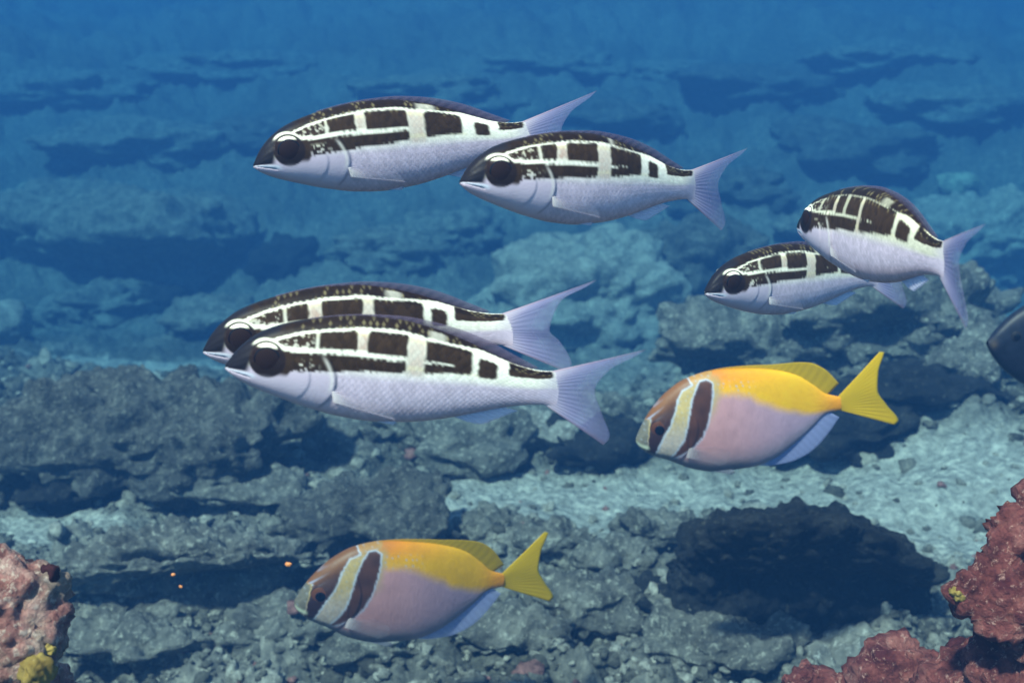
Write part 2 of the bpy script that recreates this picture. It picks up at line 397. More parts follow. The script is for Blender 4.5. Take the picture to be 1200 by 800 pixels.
own = {
    (1010, 540): 'added low ledge painted dark as shade between the upper yellow fish and bright sand', (1130, 492): 'added ledge rock painted dark as shade at the upper edge of the bright sand, below the black fish',
    (730, 562): 'added ledge rock painted dark as shade just under the snout of the upper yellow fish', (560, 555): 'grey rock under the anal fin of the front striped fish',
    (470, 530): 'grey rock under the belly of the front striped fish', (640, 545): 'pale rock between the front striped fish and the sand below it',
    (390, 545): 'rough grey rock under the pectoral fin of the front striped fish', (330, 525): 'rough grey rock below the head of the front striped fish',
    (700, 520): 'grey rock between the striped tail fin and the upper yellow snout', (250, 400): 'hazy grey rock behind the snouts of the overlapping pair',
    (120, 385): 'hazy grey rock at the foot of the huge slab', (180, 372): 'small dark hazy rock at the foot of the huge slab',
    (60, 390): 'hazy grey rock between the pale round coral head and the slab', (330, 330): 'dark hazy rock just above the backs of the overlapping pair',
    (440, 315): 'hazy rock between the upper leading fish and the overlapping pair', (530, 300): 'hazy rock below where the upper pair overlap',
    (760, 300): 'hazy grey rock below the tail of the following upper fish', (860, 255): 'dark hazy rock above the head of the half hidden right fish',
    (1010, 215): 'broad dark hazy rock right above the turned striped fish', (980, 300): 'hazy rock behind the belly of the turned striped fish',
    (770, 650): 'grey rock against the dark flank of the overhanging boulder, beside sand', (720, 690): 'grey rock between the lower yellow tail and the overhanging boulder',
    (690, 745): 'broad grey rock behind the lower yellow fish, left of the overhanging boulder', (820, 790): 'grey rock in front of the overhanging boulder at its shaded foot',
    (1080, 760): 'small grey rock between the overhanging boulder and red outcrop', (1060, 720): 'small rock in the shade of the overhanging boulder beside the red outcrop',
    (760, 730): 'dark rock beside the overhanging boulder near its left foot', (655, 660): 'small grey rock at the tail of the lower yellow fish',
    (580, 640): 'small grey rock above the dorsal fin of the lower yellow fish', (140, 790): 'flat grey rock beside the pink outcrop',
    (220, 730): 'low grey rock in rubble between pink outcrop and lower yellow fish', (330, 770): 'grey rock below the head of the lower yellow fish',
    (450, 790): 'grey rock below the belly of the lower yellow fish', (600, 790): 'grey rock below the tail of the lower yellow fish',
    (880, 800): 'grey rock beside the low red hummock', (1000, 810): 'pale rock behind the low red hummock',
    (270, 610): 'grey rock at the end of the long dark ridge', (60, 600): 'dark rock at the shaded foot of the long dark ridge',
    (1120, 470): 'small grey rock below the black fish near the sand', (1040, 480): 'grey rock behind the tail of the upper yellow fish',
    (960, 490): 'grey rock behind the dorsal fin of the upper yellow fish', (860, 500): 'dark rock hidden mostly behind the upper yellow fish'}
for i, (px, py, w, h, mt) in enumerate(spec):
    far = 'distant' if py < 320 else ('middle' if py < 600 else 'near')
    lab = own.get((px, py), 'blurred encrusted rock fading into the far blue water')
    rock_px('encrusted_rock', lab, px, py, w, h, 60 + i, M['dusk' if far == 'distant' and mt == 'dark' else mt], depth=0.75, k=5, rough=0.4, undercut=0.0 if far == 'distant' else 0.25 * (i % 3), knob=0.045 if far == 'near' else 0.09,
            knob_amp=0.018 if far == 'near' else 0.035, fine=0.01, group={'distant': 'hazy rocks of the far reef', 'middle': 'rocks of the middle reef', 'near': 'rocks in the near rubble'}[far], rotz=0.0)

# the coral-crusted outcrops close to the lens, standing on the seabed
def metaball_rock(name, label, mat, lobes, seed, res, knob=0.02, amp=0.006, fine=0.004):
    """lobes fused into one skin: voxel remesh of the overlapping spheres, then knobbled"""
    bm = bmesh.new()
    for (c, r) in lobes:
        bmesh.ops.create_icosphere(bm, subdivisions=3, radius=r, matrix=Matrix.Translation(Vector(c)))
    me = bpy.data.meshes.new('tmp'); bm.to_mesh(me); bm.free()
    o = bpy.data.objects.new('tmp', me); scene.collection.objects.link(o)
    md = o.modifiers.new('r', 'REMESH'); md.mode = 'VOXEL'; md.voxel_size = res
    sm_ = o.modifiers.new('s', 'SMOOTH'); sm_.iterations = 6
    dg = bpy.context.evaluated_depsgraph_get(); ev = o.evaluated_get(dg); m2 = ev.to_mesh()
    V = np.empty(len(m2.vertices) * 3); m2.vertices.foreach_get('co', V); V = V.reshape(-1, 3)
    Nn = np.empty(len(m2.vertices) * 3); m2.vertices.foreach_get('normal', Nn); Nn = Nn.reshape(-1, 3)
    F = np.empty(len(m2.loops), np.int32); m2.loops.foreach_get('vertex_index', F); F = F.reshape(-1, 4)
    ev.to_mesh_clear(); bpy.data.objects.remove(o); bpy.data.meshes.remove(me)
    d = amp * (0.35 - cell3(V / knob, seed) ** 2) * 2.6 + amp * 1.3 * (0.35 - cell3(V / (knob * 0.45), seed + 1) ** 2) + fine * fbm3(V / (knob * 0.6), seed + 2, 4, 0.6) + amp * 1.5 * fbm3(V / (knob * 3), seed + 5, 2)
    V = V + Nn * d[:, None]
    base = V[np.argmin(V[:, 2])] * [1, 1, 0] + [0, 0, V[:, 2].min()]
    r = link_mesh(name, V - base, F, mat); r.location = base
    return tag(r, label, 'coral')

def px_lobes(dist, items):
    out = []
    for px, py, rpx, dd in items:
        p = CAM + ray(px, py) * (dist + dd); out.append((p, rpx / FPX * (dist + dd)))
    return out

def column(lobe, r0, r1, n=7):
    c, r = lobe; out = []
    for i in range(n):
        t = (i + 1) / n
        out.append((np.array([c[0] + 0.02 * math.sin(i * 2.1), c[1] + 0.015 * math.cos(i * 1.7), c[2] * (1 - t) - 0.02 * t]), r0 + (r1 - r0) * t))
    return out

Lb = px_lobes(0.66, [(10, 712, 46, 0), (-20, 700, 50, 0.02), (45, 700, 30, 0), (62, 712, 16, -0.01), (30, 745, 42, 0.0), (-10, 770, 60, 0.02), (0, 690, 32, 0.02), (30, 790, 26, 0.01), (-60, 760, 80, 0.03), (58, 682, 8, 0.0), (-30, 840, 60, 0.02)])
pinkrock = metaball_rock('coral_outcrop', 'pink crusted coral outcrop with a dark spike and yellow lobe at its foot', M['pink'], Lb + column((Lb[8][0], 0.05), 0.055, 0.12), 201, 0.0032, 0.012, 0.0034, 0.004)
def outcrop_piece(name, parent, px, py, dist, radii, mat, seed, k=4):
    V, F = rock_shape(radii, seed, k=k, box=2.2, knob=0.012, knob_amp=0.0025, rough=0.35, fine=0.001)
    o = link_mesh(name, V, F, mat, parent); o.location = Vector(CAM + ray(px, py) * dist) - parent.location
    return o
M['yellow'] = rock_material('yellow sponge', [(0.35, (0.16, 0.10, 0.02)), (0.6, (0.32, 0.23, 0.06))], (0.4, 0.34, 0.18), 0.6, 60.0, 0.5, vor=4.0, bdist=0.003)
M['maroon'] = rock_material('dark maroon sponge', [(0.35, (0.02, 0.006, 0.008)), (0.6, (0.07, 0.02, 0.02))], (0.10, 0.03, 0.03), 0.6, 60.0, 0.5, vor=4.0, bdist=0.003)
outcrop_piece('sponge_lobe', pinkrock, 42, 786, 0.64, (0.008, 0.007, 0.009), M['yellow'], 301)
outcrop_piece('sponge_lobe', pinkrock, 56, 760, 0.645, (0.0035, 0.004, 0.0035), M['yellow'], 302)
outcrop_piece('spike', pinkrock, 60, 678, 0.655, (0.0045, 0.005, 0.0085), M['maroon'], 303)
Rb = px_lobes(0.80, [(1185, 610, 22, 0), (1172, 622, 18, 0), (1190, 640, 26, 0), (1200, 670, 36, 0.01), (1165, 690, 32, 0), (1135, 692, 18, -0.01), (1190, 710, 40, 0.0), (1225, 650, 50, 0.03), (1230, 730, 60, 0.03), (1215, 800, 70, 0.06), (1230, 600, 36, 0.03)])
redrock = metaball_rock('coral_outcrop', 'tall dark red crusted coral outcrop rising beside the black boulder', M['red'], Rb + column((Rb[9][0], 0.05), 0.07, 0.13), 211, 0.0038, 0.014, 0.004, 0.0045)
outcrop_piece('sponge_lobe', redrock, 1122, 695, 0.775, (0.0042, 0.0045, 0.0038), M['yellow'], 305)
Cb = px_lobes(0.95, [(1055, 790, 34, 0), (1030, 800, 26, 0), (1100, 800, 30, 0.02), (940, 800, 20, 0.0), (950, 815, 32, 0.02), (1000, 835, 40, 0.03), (1140, 795, 24, 0.03), (1170, 800, 24, 0.03), (1100, 840, 50, 0.05), (1050, 850, 50, 0.05)])
metaball_rock('coral_hummock', 'low dark red coral hummock in front of the black boulder', M['red'], Cb + column((Cb[9][0], 0.05), 0.07, 0.15, 5), 221, 0.0044, 0.015, 0.0045, 0.0045)

# ------------------------------------------------------------------ loose rubble (nobody could count it)
def rubble(n, seed):
    g = np.random.default_rng(seed)
    D, F = ico(2)
    Vs, Fs, Cs = [], [], []; off = 0
    px = g.uniform(-60, 1260, n); py = 400 + g.uniform(-0.25, 1.12, n) * 400
    py = np.where(py < 330, 330 + g.uniform(0, 400, n), py)
    ang = np.arctan((py - 400) / FPX) + PITCH
    yy = 0.86 / np.tan(ang); xx = (px - 600) / FPX * yy / math.cos(PITCH) * 1.0
    hh, ss = full_height(xx, yy)
    keep = g.uniform(0, 1, n) > 0.8 * ss
    for x, y, h in zip(xx[keep], yy[keep], hh[keep]):
        r = 0.0042 * (0.5 + g.exponential(0.8)) * (0.55 + 0.35 * y); r = min(r, 0.012 * y)
        sc = g.uniform(0.6, 1.35, 3) * r
        V = D * (1 + g.uniform(-0.42, 0.42, (len(D), 1))) * sc * [1, 1, 0.75]
        a = g.uniform(0, 6.28); c, s = math.cos(a), math.sin(a)
        V = np.stack([V[:, 0] * c - V[:, 1] * s + x, V[:, 0] * s + V[:, 1] * c + y, V[:, 2] + h + r * 0.05], -1)
        t = g.uniform(); base = np.array([0.07, 0.065, 0.055]) * (1 - t) + np.array([0.38, 0.36, 0.31]) * t
        if g.uniform() < 0.03:
            base = np.array([0.26, 0.13, 0.12])
        Vs.append(V); Fs.append(F + off); Cs.append(np.tile(np.append(base, 1), (len(D), 1))); off += len(D)
    o = link_mesh('coral_rubble', np.concatenate(Vs), np.concatenate(Fs), M['rubble'], col=np.concatenate(Cs))
    tag(o, 'loose grey coral rubble scattered over the reef floor', 'rubble', None, 'stuff')
rubble(9000, 5)

# ------------------------------------------------------------------ fish
def interp(s, pts):
    """smooth (monotone cubic) curve through key points"""
    x = np.array([p[0] for p in pts]); y = np.array([p[1] for p in pts])
    h = np.diff(x); dl = np.diff(y) / h
    m = np.zeros(len(x)); m[0], m[-1] = dl[0], dl[-1]
    for i in range(1, len(x) - 1):
        if dl[i - 1] * dl[i] > 0:
            w1, w2 = 2 * h[i] + h[i - 1], h[i] + 2 * h[i - 1]
            m[i] = (w1 + w2) / (w1 / dl[i - 1] + w2 / dl[i])
    s = np.clip(s, x[0], x[-1]); i = np.clip(np.searchsorted(x, s) - 1, 0, len(h) - 1)
    t = (s - x[i]) / h[i]
    return (2 * t**3 - 3 * t**2 + 1) * y[i] + (t**3 - 2 * t**2 + t) * h[i] * m[i] + (-2 * t**3 + 3 * t**2) * y[i + 1] + (t**3 - t**2) * h[i] * m[i + 1]

def step(e, w, x):
    return smooth(e - w, e + w, x)

class Fish:
    """profile in units of the standard length: s along the body from the snout, z up; fins and pattern in the same units"""
    def __init__(self, top, bot, width, zscale=1.05, bend=0.0, bend2=0.0):
        self.top, self.bot, self.width, self.zs, self.b, self.b2 = top, bot, width, zscale, bend, bend2
    def zt(self, s): return interp(s, self.top)
    def zb(self, s): return interp(s, self.bot)
    def w(self, s): return interp(s, self.width)
    def yoff(self, s):
        f = lambda q: self.b * 4 * q * (1 - q) + self.b2 * 10 * q * q * (1 - q) * (q - 0.45)
        c = np.clip(s, 0, 1)
        return f(c) + (s - c) * (f(1.0) - f(0.98)) / 0.02
    def out(self, V, Ls):
        V = np.array(V, float)
        V[:, 1] += self.yoff(V[:, 0])
        V[:, 2] *= self.zs
        return V * Ls

def fish_body(fi, Ls, pattern, mat, parent, n=300, m=120, relief=None, seed=0):
    t = np.linspace(0, 1, n)
    s = 0.0 + 1.0 * (t ** 1.35 * 0.5 + t * 0.5); s[0] = 0.0
    ang = np.linspace(0, 2 * math.pi, m, endpoint=False) + 1e-4
    # more points on the flanks than on the keel lines
    Sg, A = np.meshgrid(s, ang, indexing='ij')
    zt, zb, w = fi.zt(Sg), fi.zb(Sg), fi.w(Sg)
    mid, half = (zt + zb) / 2, (zt - zb) / 2
    ca, sa = np.cos(A), np.sin(A)
    z = mid + half * sa
    y = w * np.sign(ca) * np.abs(ca) ** 0.82
    f = np.clip((zt - z) / np.maximum(zt - zb, 1e-5), 0, 1)
    col, disp = pattern(Sg.ravel(), f.ravel(), z.ravel(), np.sign(ca).ravel())
    y = y + (disp.reshape(y.shape) * np.sign(ca) * np.abs(ca))
    V = fi.out(np.stack([Sg.ravel(), y.ravel(), z.ravel()], -1), Ls)
    F = grid_faces(n, m, True)
    # close the tail end
    col4 = np.concatenate([col, np.ones((len(col), 1))], 1)
    return link_mesh('body', V, F, mat, parent, col4)

def fin_sheet(name, fi, Ls, base, edge, nu, nv, color, parent, y0=0.0, y1=0.0, thick=0.004, rays=14, ray_amp=0.0015, mat=None, wave=0.0):
    """membrane between a base line and an outer edge, ridged by fin rays, tapering in thickness"""
    u = np.linspace(0, 1, nu); v = np.linspace(0, 1, nv)
    bx, bz = interp(u, [(p[0], p[1]) for p in base]), interp(u, [(p[0], p[2]) for p in base])
    ex, ez = interp(u, [(p[0], p[1]) for p in edge]), interp(u, [(p[0], p[2]) for p in edge])
    Ug, Vg = np.meshgrid(u, v, indexing='ij')
    x = bx[:, None] * (1 - Vg) + ex[:, None] * Vg; z = bz[:, None] * (1 - Vg) + ez[:, None] * Vg
    ridge = ray_amp * np.cos(Ug * rays * 2 * math.pi) * np.sin(np.pi * np.clip(Vg * 0.9 + 0.1, 0, 1)) ** 0.5
    yc = y0 + (y1 - y0) * Vg + ridge + wave * np.sin(Ug * 5 + Vg * 2) * Vg
    th = thick * (1 - 0.85 * Vg) * np.sqrt(np.clip(np.sin(np.pi * np.clip(Ug, 0.02, 0.98)) + 0.1, 0, 1)) * 0.5
    A = np.stack([x, yc + th, z], -1).reshape(-1, 3); B = np.stack([x, yc - th, z], -1).reshape(-1, 3)
    c = color(Ug.ravel(), Vg.ravel(), x.ravel(), z.ravel())
    F = grid_faces(nu, nv); n_ = nu * nv
    idx = np.arange(n_).reshape(nu, nv)
    rim = np.concatenate([idx[0, :], idx[1:, -1], idx[-1, -2::-1], idx[-2:0:-1, 0]])
    rimF = np.stack([rim, np.roll(rim, -1), np.roll(rim, -1) + n_, rim + n_], -1)
    return link_mesh(name, fi.out(np.concatenate([A, B]), Ls), np.concatenate([F[:, ::-1], F + n_, rimF]), mat or M['fin'], parent, np.concatenate([c, c]))

def fish_eye(fi, Ls, s, z, r, side, iris_col, pupil_r, parent, bulge=0.42, out=0.55):
    zt, zb, w = fi.zt(np.array([s]))[0], fi.zb(np.array([s]))[0], fi.w(np.array([s]))[0]
    sa = (z - (zt + zb) / 2) / ((zt - zb) / 2); yy = w * (1 - sa * sa) ** 0.41
    D, F = ico(5)
    D = D[:, [0, 2, 1]]; F = F[:, ::-1]
    sl = (fi.w(np.array([s + 0.03]))[0] - fi.w(np.array([s - 0.03]))[0]) / 0.06
    def place(V):
        V = V.copy(); V[:, 1] += (V[:, 0]) * sl * 0.8
        V[:, 1] *= 1.0
        V = V + [s, yy - r * bulge * (1 - out), z]
        V[:, 1] *= side
        return fi.out(V, Ls)
    V = D * [r, r * bulge, r]
    rad = np.sqrt(D[:, 0] ** 2 + D[:, 2] ** 2)
    col = iris_col(D[:, 0], D[:, 2], rad)
    FF = F if side < 0 else F[:, ::-1]
    e = link_mesh('eye', place(V), FF, M['eye'], parent, np.concatenate([col, np.ones((len(col), 1))], 1))
    V2 = D * [pupil_r, r * bulge * 0.25, pupil_r]
    V2[:, 1] += r * bulge * math.sqrt(max(0.05, 1 - (pupil_r / r) ** 2)) * 0.98
    link_mesh('pupil', place(V2), FF, M['pupil'], e)
    return e

def set_fish(name, label, group, snout_px, tail_px, d0, Ls, far_tail, roll=0.0):
    """empty at the snout; its +X axis runs to the tail root; distance from the fish's length in the picture"""
    p0 = CAM + ray(*snout_px) * d0
    d = ray(*tail_px); b = d @ (CAM - p0); c = (CAM - p0) @ (CAM - p0) - Ls * Ls
    disc = b * b - c
    t = -b if disc < 0 else (-b + math.sqrt(disc) if far_tail else -b - math.sqrt(disc))
    p1 = CAM + d * t
    x = Vector(p1 - p0); x.normalize()
    z = Vector((0, 0, 1)); yv = z.cross(x); yv.normalize(); z = x.cross(yv)
    rot = Matrix((x, yv, z)).transposed() @ Matrix.Rotation(roll, 3, 'X')
    e = bpy.data.objects.new(name, None); scene.collection.objects.link(e)
    e.empty_display_size = 0.02
    e.matrix_world = Matrix.Translation(Vector(p0)) @ rot.to_4x4()
    tag(e, label, 'fish', group)
    return e

# ---- striped silver bream
ST_TOP = [(0, .004), (.025, .045), (.059, .082), (.12, .122), (.205, .150), (.31, .172), (.394, .180), (.486, .178), (.59, .160), (.70, .128), (.80, .090), (.87, .066), (.94, .056), (1.0, .058)]
ST_BOT = [(0, -.008), (.025, -.028), (.056, -.045), (.14, -.077), (.238, -.108), (.345, -.132), (.45, -.141), (.555, -.134), (.65, -.117), (.75, -.090), (.83, -.068), (.90, -.056), (.96, -.052), (1.0, -.058)]
ST_WID = [(0, .004), (.03, .026), (.08, .043), (.16, .062), (.28, .074), (.42, .076), (.58, .066), (.75, .042), (.88, .022), (.95, .012), (1.0, .0025)]

def striped_pattern(seed, barA=(.37, .40), barB=(.517, .57), gapC=(.716, .738), gapD=(.79, .83), cracks=((.256, .010),), dash=.657, breakD=(.58, .63), thin=0.0, cream=1.0):
    WHITE = np.array([.92, .87, .72]) * np.array([cream, cream, cream ** 1.3]); BROWN = np.array([.040, .022, .010]) ; BROWN2 = np.array([.020, .011, .006])  # the factor dulls the white as shade painted on the fish
    SILV = np.array([.66, .54, .63]); ROSE = np.array([.60, .37, .37]); SNOUT = np.array([.014, .012, .016])
    def pat(s, f, z, side):
        # scale lattice
        a, b = s * 52 + f * 13, s * 52 - f * 13
        fa, fb = a - np.floor(a), b - np.floor(b)
        cellr = _hash(np.floor(a).astype(np.int64), np.floor(b).astype(np.int64), np.zeros(len(s), np.int64), seed)
        edge = np.minimum(np.minimum(fa, 1 - fa), np.minimum(fb, 1 - fb))
        p3 = np.stack([s * 60, f * 18, side * 3], -1)
        jag = .012 * (np.abs((a % 1) - .5) + np.abs((b % 1) - .5) - .5) + .006 * vnoise3(p3 * 1.6, seed + 2) + .006 * vnoise3(np.stack([s * 14, f * 6, side], -1), seed + 3)
        ff = f + jag + .085 * np.sqrt(np.clip(4 * f * (1 - f), 0, 1)) * smooth(.0, .07, s); ss = s + .004 * vnoise3(p3 * 1.1 + 7, seed + 5)
        w = .010
        band = lambda lo, hi, x, ww=w: step(lo, ww, x) * (1 - step(hi, ww, x))
        s1lo = interp(s, [(0, .17), (.10, .185), (.143, .165), (.205, .135), (.31, .128), (.486, .118), (.59, .125), (.68, .09), (.76, .03), (1, 0)])
        s1hi = interp(s, [(0, .195), (.10, .230), (.143, .212), (.205, .168), (.31, .154), (.486, .150), (.59, .158), (.68, .132), (.76, .13), (1, .1)])
        s1lo = s1lo + thin; s1hi = s1hi - thin
        s2lo = thin * .8 + interp(s, [(0, .33), (.143, .285), (.205, .325), (.31, .345), (.45, .368), (.57, .365), (.66, .355), (1, .355)])
        s2hi = -thin * .6 + interp(s, [(0, .39), (.143, .35), (.205, .385), (.31, .40), (.45, .415), (.57, .395), (.66, .378), (1, .378)])
        b2 = interp(s, [(0, .66), (.16, .64), (.21, .60), (.26, .585), (.31, .575), (.37, .55), (.486, .53), (.57, .50), (.716, .44), (1, .4)])
        dark = np.zeros_like(s)
        rb = lambda q: smooth(.20, .80, q)
        dors = (1 - step(s1lo, w, ff)) * (1 - .42 * band(breakD[0], breakD[1], ss, .012) * step(.03, .01, ff)) * (1 - step(.84, .02, ss))
        up = band(s1hi, s2lo, ff) * (1 - step(barB[0], .005, ss))
        mott = smooth(.10, .40, .6 * vnoise3(np.stack([s * 62 + f * 22, f * 26 - s * 34, side * 2 + s * 9], -1), seed + 9) + .5 * vnoise3(np.stack([s * 120 - f * 40, f * 50 + s * 60, side * 2], -1), seed + 10))
        up = rb(band(s1hi, s2lo, ff, .020) * (1 - step(barB[0], .012, ss)) * (1 - .9 * band(barA[0], barA[1], ss, .010)))
        up = up * (1 - 0.0) * (1 - .5 * mott * (1 - step(.25, .03, s)))
        for c, cw in cracks:
            up = up * (1 - .6 * band(c - cw / 2, c + cw / 2, ss, .004))
        lo = rb(band(s2hi, b2, ff, .020) * (1 - step(barB[0], .012, ss))) * step(.15, .01, ss)
        lo = lo * (1 - .7 * mott * band(.17, .25, s, .03) * step(.47, .03, ff))
        blk = rb(band(s1hi - .005, b2 + .01, ff, .030) * band(barB[1], gapC[0], ss, .014))
        blk = blk * (1 - band(s2lo + .01, s2hi + .005, ff, .006) * (1 - step(dash, .01, ss)))
        # round the corners of block and spot
        spot = rb(band(.17, .47, ff, .040) * band(gapC[1] - .004, gapD[0] + .004, ss, .014))
        ped = band(.015, interp(s, [(.8, .34), (.88, .30), (1, .25)]), ff, .020) * step(gapD[1], .010, ss) * (1 - step(.975, .015, ss)); ped = rb(ped)
        dark = np.clip(np.max([dors, up, lo, blk, spot, ped], 0), 0, 1)
        # ground: bright white around the bands, silver-lilac flanks, rosy shading painted on the belly
        g = smooth(.40, .56, f)[:, None]; r = smooth(.72, .98, f)[:, None]
        ground = WHITE * (1 - g) + SILV * g; ground = ground * (1 - .75 * r) + ROSE * .75 * r
        pale = (band(barA[0], barA[1], s, .01) * band(.12, .27, f, .015) * .9 + band(barB[0], barB[1], s, .01) * band(.10, .46, f, .03) * .7)[:, None] * (.75 + .5 * cellr[:, None] - .25)
        ground = ground * (1 - pale) + np.array([.40, .26, .20]) * pale
        yl = (band(s1lo - .01, s1lo + .025, f, .01) + band(s2hi - .03, s2hi + .01, f, .01)).clip(0, 1)[:, None] * .30 * (s > .12)[:, None] * (s < .75)[:, None]
        ground = ground * (1 - yl) + np.array([.86, .76, .40]) * yl
        # scales
        body = smooth(.27, .33, s)[:, None]
        ground = ground * (1 + body * ((.22 * (cellr - .5) - .12 * (1 - smooth(0, .22, edge)))[:, None]))
        br = BROWN * (1 - smooth(.0, .14, f)[:, None] * 0) 
        tone = (1 - smooth(.08, .13, f))[:, None]
        br = BROWN * (1 - tone) + BROWN2 * tone
        br = br * (1 + .5 * (cellr[:, None] - .5))
        # scale glitter painted as gold flecks along the back
        gl = ((cellr > .62) * smooth(.12, .3, edge) * band(.0, .12, f, .02) * (s > .2) * .19 * cellr)[:, None]
        br = br * (1 - gl) + np.array([.7, .6, .3]) * gl
        col = ground * (1 - dark[:, None]) + br * dark[:, None]
        pe = smooth(.90, 1.0, s)[:, None] * .6
        col = col * (1 - pe) + np.array([.66, .56, .66]) * pe * (1 - dark[:, None]) + col * pe * dark[:, None]
        # head: dark snout over a white lip, painted white gleam over the eye, gill-cover edge
        mouth = interp(s, [(0, .55), (.03, .62), (.07, .66), (.12, .72), (.3, .8)])
        sn = (1 - step(.075, .012, s + .05 * (f - .4))) * (1 - step(mouth - .03, .03, f))
        sn = np.maximum(sn, (1 - step(.15, .02, s)) * (1 - step(.07, .02, f)))
        col = col * (1 - sn[:, None]) + SNOUT * sn[:, None]
        lip = (1 - step(.085, .01, s)) * band(mouth - .015, mouth + .075, f, .012)
        col = col * (1 - .8 * lip[:, None]) + np.array([.86, .86, .92]) * .8 * lip[:, None]
        ml = (1 - step(.07, .012, s)) * band(mouth + .07, mouth + .10, f, .01)
        col = col * (1 - .6 * ml[:, None])
        ez = np.hypot((s - .118) / .058, (z - .044) / .058)
        patch = ((1 - step(1.24 + .06 * jag * 60, .07, ez)) * (1 - step(.60, .04, f)) * step(.125, .02, s) * step(.30, .05, f))[:, None]
        col = col * (1 - patch) + BROWN * patch
        eye_gleam = band(.78, 1.00, ez, .05) * smooth(.030, .044, z - .044)  # pale crescent above the eye, a painted highlight
        ring = band(.88, 1.03, ez, .04)
        sock = 1 - step(.9, .05, ez)
        col = col * (1 - eye_gleam[:, None]) + np.array([.93, .89, .72]) * eye_gleam[:, None]
        col = col * (1 - sock[:, None]) + np.array([.02, .012, .01]) * sock[:, None]
        op = .268 + .05 * np.sin(np.pi * np.clip((f - .25) / .7, 0, 1)) 
        gill = np.exp(-((s - op) / .0045) ** 2) * band(.36, .92, f, .04)
        pre = np.exp(-((s - op + .075) / .004) ** 2) * band(.45, .88, f, .04)
        col = col * (1 - .35 * gill[:, None]) * (1 - .12 * pre[:, None])
        gp = np.exp(-((s - op + .012) / .006) ** 2) * band(.36, .7, f, .05)
        col = col * (1 - .6 * gp[:, None]) + np.array([.85, .78, .70]) * .6 * gp[:, None]
        cheek = band(.09, .27, s, .03) * step(.66, .05, f)
        col = col * (1 - .25 * cheek[:, None]) + np.array([.60, .52, .60]) * .25 * cheek[:, None]
        # relief: scales, gill cover, mouth line
        disp = .0009 * smooth(.28, .34, s) * smooth(0, .3, edge) + .0045 * (1 - step(op, .006, s)) * band(.25, .95, f, .08) + .002 * (1 - step(op - .075, .005, s)) * band(.4, .9, f, .06)
        disp = disp - .005 * ml
        return np.clip(col, 0, .95), disp * (s > .01)
    return pat

def iris_striped(x, z, r):
    c = np.tile([.022, .012, .010], (len(x), 1))
    up = (smooth(.66, .84, z) * smooth(.70, .85, r))[:, None]  # overhead gleam painted pale on the top of the iris
    c = c * (1 - up) + np.array([.90, .84, .66]) * up
    warm = (smooth(.70, .85, r) * smooth(-.2, -.7, z))[:, None]
    return c * (1 - warm) + np.array([.06, .034, .022]) * warm

